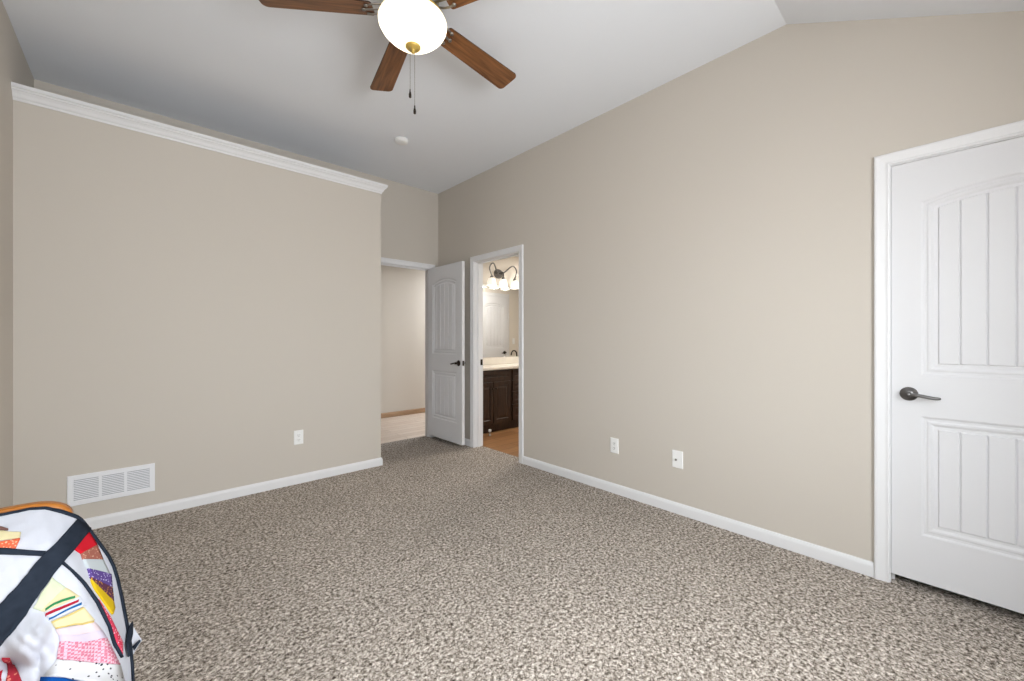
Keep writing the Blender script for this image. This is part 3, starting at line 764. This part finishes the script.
def patch(bm, A, B, key, n=16, m=8, lift=.0022):
    A = resample(A, n); B = resample(B, n)
    g = [[bm.verts.new(cloth(*(a.lerp(b, j/m)), lift)) for j in range(m+1)] for a, b in zip(A, B)]
    for P, Q in zip(g, g[1:]):
        for j in range(m): bm.faces.new((P[j], P[j+1], Q[j+1], Q[j])).material_index = QI[key] if key in QI else 0
L2 = .0036
patch(bm, [(75, 521), (50, 549), (44, 555), (0, 606), (-60, 676), (-110, 735)], [(88, 530), (69, 554.5), (53, 576), (31, 607), (16, 631), (0, 647), (-60, 705), (-110, 762)], 'navy', 40, 10, L2)
patch(bm, [(-226, 575), (-120, 559), (-60, 552), (0, 549.6), (22, 550.2), (46, 552)], [(-226, 580), (-120, 564), (-60, 557), (0, 555), (22, 555.4), (42, 557)], 'navy', 20, 3, L2)
patch(bm, [(60, 564), (70, 572.5), (81, 585), (94, 604), (106, 628), (111, 646), (119, 659)], [(61, 562.5), (71, 571.5), (82.5, 584.8), (95.5, 603.5), (107, 628), (112, 645.5), (119, 658)], 'navy', 40, 3, L2)
# fan on the hanging side
patch(bm, [(86.5, 533.5), (94.5, 546)], [(71, 549.5), (79, 555)], 'red')
patch(bm, [(94.5, 546), (100.5, 561)], [(79, 555), (80.5, 560.5)], 'brown')
patch(bm, [(100.5, 561.3), (107, 575)], [(80.5, 561), (85, 569.5)], 'palegrey')
patch(bm, [(108.5, 575.5), (109.5, 589)], [(85.4, 570), (88, 579)], 'purple')
patch(bm, [(109.5, 589), (110.8, 603)], [(88, 579), (90.5, 582)], 'plum')
patch(bm, [(110.8, 603.5), (112, 610), (110, 616)], [(88.5, 581), (89.5, 584), (92, 590)], 'yellow')
patch(bm, [(95, 600.5), (107.5, 620), (119.5, 645)], [(97.5, 608), (108.5, 629), (119, 656)], 'reddot', lift=.0026)
# fan on the chair back
patch(bm, [(53, 577), (66, 588)], [(33, 609), (40, 612)], 'palegreen')
patch(bm, [(66, 588), (79, 597)], [(40, 612), (46, 613)], 'cream')
patch(bm, [(79, 597), (85, 606)], [(44, 613), (49, 622)], 'white', lift=.0026)
def stripe(pts, wdt, key):
    A = [(x, y-wdt/2) for x, y in pts]; B = [(x, y+wdt/2) for x, y in pts]; patch(bm, A, B, key, 16, 2, L2)
stripe([(47, 610), (55, 604.5), (64, 600.3), (74.5, 597.5)], 2.2, 'green')
stripe([(44, 616.5), (55, 610.5), (66, 605.5), (78.5, 601.3)], 2.7, 'crimson')
stripe([(48, 620.2), (58, 614.6), (69, 609), (81.5, 604.6)], 2.2, 'blue')
patch(bm, [(84, 608), (93, 621)], [(50, 622.5), (55, 629)], 'cream')
stripe([(51, 623.5), (64, 617.5), (83, 608.5)], 1.6, 'gold'); stripe([(55, 628.8), (70, 625), (92, 622.5)], 1.6, 'gold')
patch(bm, [(93, 622.5), (100, 632)], [(55, 630), (58, 636)], 'palepink')
patch(bm, [(100, 632), (105, 640)], [(58, 636), (59, 642)], 'lavender')
patch(bm, [(105, 640), (117, 666)], [(59, 642), (56, 660)], 'gingham')
patch(bm, [(117, 666.5), (123, 690)], [(56, 661), (47, 676)], 'dots')
patch(bm, [(122, 692), (118, 730)], [(44, 677), (38, 705)], 'cobalt')
# bits of other fans at the left
patch(bm, [(-14, 526), (0, 528.5), (9, 530)], [(-14, 531), (0, 531.5), (8, 531.5)], 'brownband')
patch(bm, [(-14, 532), (0, 532.5), (21, 534)], [(-14, 541), (0, 541.5), (20, 539)], 'cream')
patch(bm, [(-14, 544), (0, 543), (20, 540)], [(-14, 550), (0, 549.5), (16, 549)], 'orange')
patch(bm, [(2.5, 656), (11, 692)], [(11, 656), (29, 692)], 'maroon')
patch(bm, [(-6, 674), (-4, 690)], [(1, 672), (6, 690)], 'crimson')
quilt = link('patchwork_quilt', bm, QM, None, True, False)
tag(quilt, 'white fan-pattern patchwork quilt with black bands draped over the oak chair', 'quilt')
m = quilt.modifiers.new('thickness', 'SOLIDIFY'); m.thickness = .006; m.offset = 0
# the folded-out corner and the black binding
bm = bmesh.new()
def flapp(px, py, y=1.47): d = ray(px, py); return Vector((0, 0, EYE))+d*(y/d.y)
tri = [(127.5, 622), (131, 626), (140, 640), (134, 649), (130, 657), (126, 655)]
bm.faces.new([bm.verts.new(flapp(x, y, 1.42+.006*(x-126)/4)) for x, y in tri])
fl = link('turned_corner', bm, QM[0], quilt); fl.modifiers.new('thickness', 'SOLIDIFY').thickness = .006
bm = bmesh.new()
edge = [(x, y) for x, y in YT]
wid = [(-230, 2.5), (0, 2.5), (30, 2), (45, 2.6), (60, 4), (75, 4), (86, 3), (112, 3), (123, 2.6), (130, 2)]
E1 = resample(edge, 150)
inner = []
for i, p in enumerate(E1):
    t = (E1[min(i+1, 150)]-E1[max(i-1, 0)]).normalized(); nrm = Vector((-t.y, t.x)); wv = interp(wid, p.x)*.62
    inner.append(p+nrm*wv)
outer = []
for i, p in enumerate(E1):
    t = (E1[min(i+1, 150)]-E1[max(i-1, 0)]).normalized(); outer.append(p-Vector((-t.y, t.x))*.5)
g = [[bm.verts.new(cloth(*(a.lerp(b, j/3)), .0050)) for j in range(4)] for a, b in zip(outer, inner)]
for P, Q in zip(g, g[1:]):
    for j in range(3): bm.faces.new((P[j], P[j+1], Q[j+1], Q[j]))
g = [[bm.verts.new(cloth(*(a.lerp(b, j/3)), .0055)) for j in range(4)] for a, b in zip(resample([(128, 624), (124.5, 630), (122, 645), (123.5, 659)], 12), resample([(128.4, 626), (128, 637), (126, 645), (124.5, 659)], 12))]
for P, Q in zip(g, g[1:]):
    for j in range(3): bm.faces.new((P[j], P[j+1], Q[j+1], Q[j]))
A = [flapp(x, y, 1.415) for x, y in ((141, 640.5), (134, 650.5))]; B = [flapp(x, y, 1.415) for x, y in ((139, 639.5), (132.5, 646.5))]
bm.faces.new([bm.verts.new(p) for p in (A[0], A[1], B[1], B[0])])
b = link('binding', bm, QM[1], quilt, True, False); b['label'] = 'black edge binding'
b.modifiers.new('thickness', 'SOLIDIFY').thickness = .003
